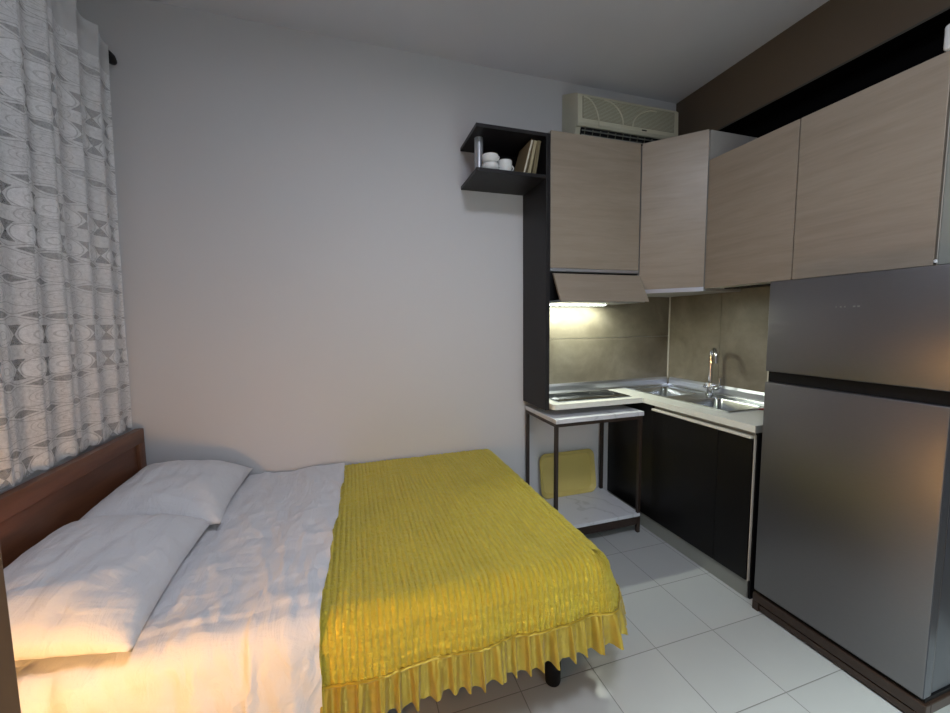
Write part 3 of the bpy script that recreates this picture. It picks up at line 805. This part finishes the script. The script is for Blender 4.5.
# ------------------------------------------------------------------ fridge on its stand
fr = thing('fridge', (-.31, -1.557, .09), 'tall grey steel two door fridge freezer at the right', 'fridge')
FY0, FY1 = -1.868, -1.248
obj('body', B((-.560, FY0+.004, .105), (-.04, FY1-.004, 1.650), .006), 'fridge_side', fr, True)
for z0, z1, nm in ((.106, 1.174, 'fridge_door'), (1.226, 1.653, 'freezer_door')):
    d = obj(nm, B((-.6145, FY0, z0), (-.563, FY1, z1), .004, 3), 'fridge_steel', fr, True)
    if nm == 'freezer_door':      # faint illegible lettering strip
        for k, w_ in enumerate((.003, .006, .005, 0, .008, .008)):
            if w_: obj('letter', B((-.6150, -1.520-.0145*k-w_, 1.520), (-.6144, -1.520-.0145*k, 1.526)), 'kick', d)
    else:
        obj('edge_profile', B((-.6135, FY0-.0015, z0+.004), (-.575, FY0+.002, z1-.004)), 'fridge_side', d)
obj('door_gap', B((-.592, FY0+.006, 1.1745), (-.5605, FY1-.0005, 1.2255)), 'rubber', fr)
obj('gasket', B((-.562, FY0+.010, .12), (-.5605, FY1-.010, 1.64)), 'rubber', fr)
st = thing('fridge_stand', (-.31, -1.557, 0), 'low dark brown steel stand under the fridge', 'stand')
obj('front_rail', B((-.615, FY0-.01, .046), (-.585, FY1+.004, .088), .003), 'dark_brown', st)
obj('lower_rail', B((-.612, FY0-.008, .012), (-.590, FY1-.03, .040), .003), 'dark_brown', st)
obj('rear_rail', B((-.06, FY0-.01, .046), (-.03, FY1+.004, .088), .003), 'dark_brown', st)
for y in (FY0-.01, FY1-.026): obj('side_rail', B((-.584, y, .048), (-.061, y+.03, .088), .003), 'dark_brown', st)
obj('top_plate', B((-.60, FY0, .0885), (-.05, FY1, .104)), 'rubber', st)
for x in (-.615, -.06):
    for y in (FY0-.01, FY1-.026): obj('leg', B((x, y, 0), (x+.03, y+.03, .0455), .002), 'dark_brown', st)

# ------------------------------------------------------------------ marble side table and tray
tb_ = thing('side_table', (-.97, -.25, 0), 'dark metal side table with marble top and shelf under the worktop', 'table')
TX0, TX1, TY0, TY1 = -1.318, -.652, -.472, -.020
obj('tabletop', B((TX0-.004, TY0-.006, .832), (TX1+.004, TY1+.004, .862), .003), 'marble', tb_)
obj('lower_shelf', B((TX0+.02, TY0+.002, .118), (TX1-.002, TY1, .142), .002), 'marble', tb_)
for x in (TX0, TX1-.022):
    for y in (TY0+.004, TY1-.024): obj('leg', B((x, y, 0), (x+.022, y+.022, .831), .001), 'dark_brown', tb_)
for z0, z1 in ((.808, .831), (.060, .1175)):
    obj('front_rail', B((TX0+.0225, TY0+.006, z0), (TX1-.0225, TY0+.022, z1)), 'dark_brown', tb_)
    obj('rear_rail', B((TX0+.0225, TY1-.020, z0), (TX1-.0225, TY1-.004, z1)), 'dark_brown', tb_)
    for x in (TX0+.002, TX1-.018): obj('side_rail', B((x, TY0+.027, z0), (x+.016, TY1-.025, z1)), 'dark_brown', tb_)
def tray():
    b = nb(); n = 8
    cx, cz, hw, hh = -.968, .318, .240, .168
    def rr(w, h, r, d):
        pts = []
        for sx, sz, a0 in ((1, 1, 0), (-1, 1, PI/2), (-1, -1, PI), (1, -1, 3*PI/2)):
            for k in range(n+1): a = a0+PI/2*k/n; pts.append(b.verts.new((cx+sx*(w-r)+r*math.cos(a), d, cz+sz*(h-r)+r*math.sin(a))))
        return pts
    R = [rr(hw-.05, hh-.05, .02, -.004), rr(hw-.032, hh-.032, .04, -.004), rr(hw-.016, hh-.016, .05, -.026), rr(hw-.004, hh-.004, .055, -.029), rr(hw, hh, .056, -.024), rr(hw-.003, hh-.003, .055, -.022), rr(hw-.018, hh-.018, .05, -.018), rr(hw-.034, hh-.034, .04, 0), rr(hw-.05, hh-.05, .02, 0)]
    m_ = len(R[0])
    for a, c in zip(R, R[1:]):
        for k in range(m_): b.faces.new((a[k], a[(k+1) % m_], c[(k+1) % m_], c[k]))
    b.faces.new(R[0]); b.faces.new(R[-1][::-1]); bmesh.ops.recalc_face_normals(b, faces=b.faces)
    bmesh.ops.rotate(b, verts=b.verts, cent=Vector((cx, 0, cz-hh)), matrix=Matrix.Rotation(math.radians(-9), 3, 'X'))
    lo = min(v.co.z for v in b.verts); bk = max(v.co.y for v in b.verts)
    bmesh.ops.translate(b, verts=b.verts, vec=(0, -.0015-bk, .1425-lo)); return b
ty = obj('serving_tray', tray(), 'tray', None, True, 50, (-.985, -.06, .1425))
tag(ty, 'mustard yellow plastic serving tray leaning against the wall on the lower table shelf', 'tray')
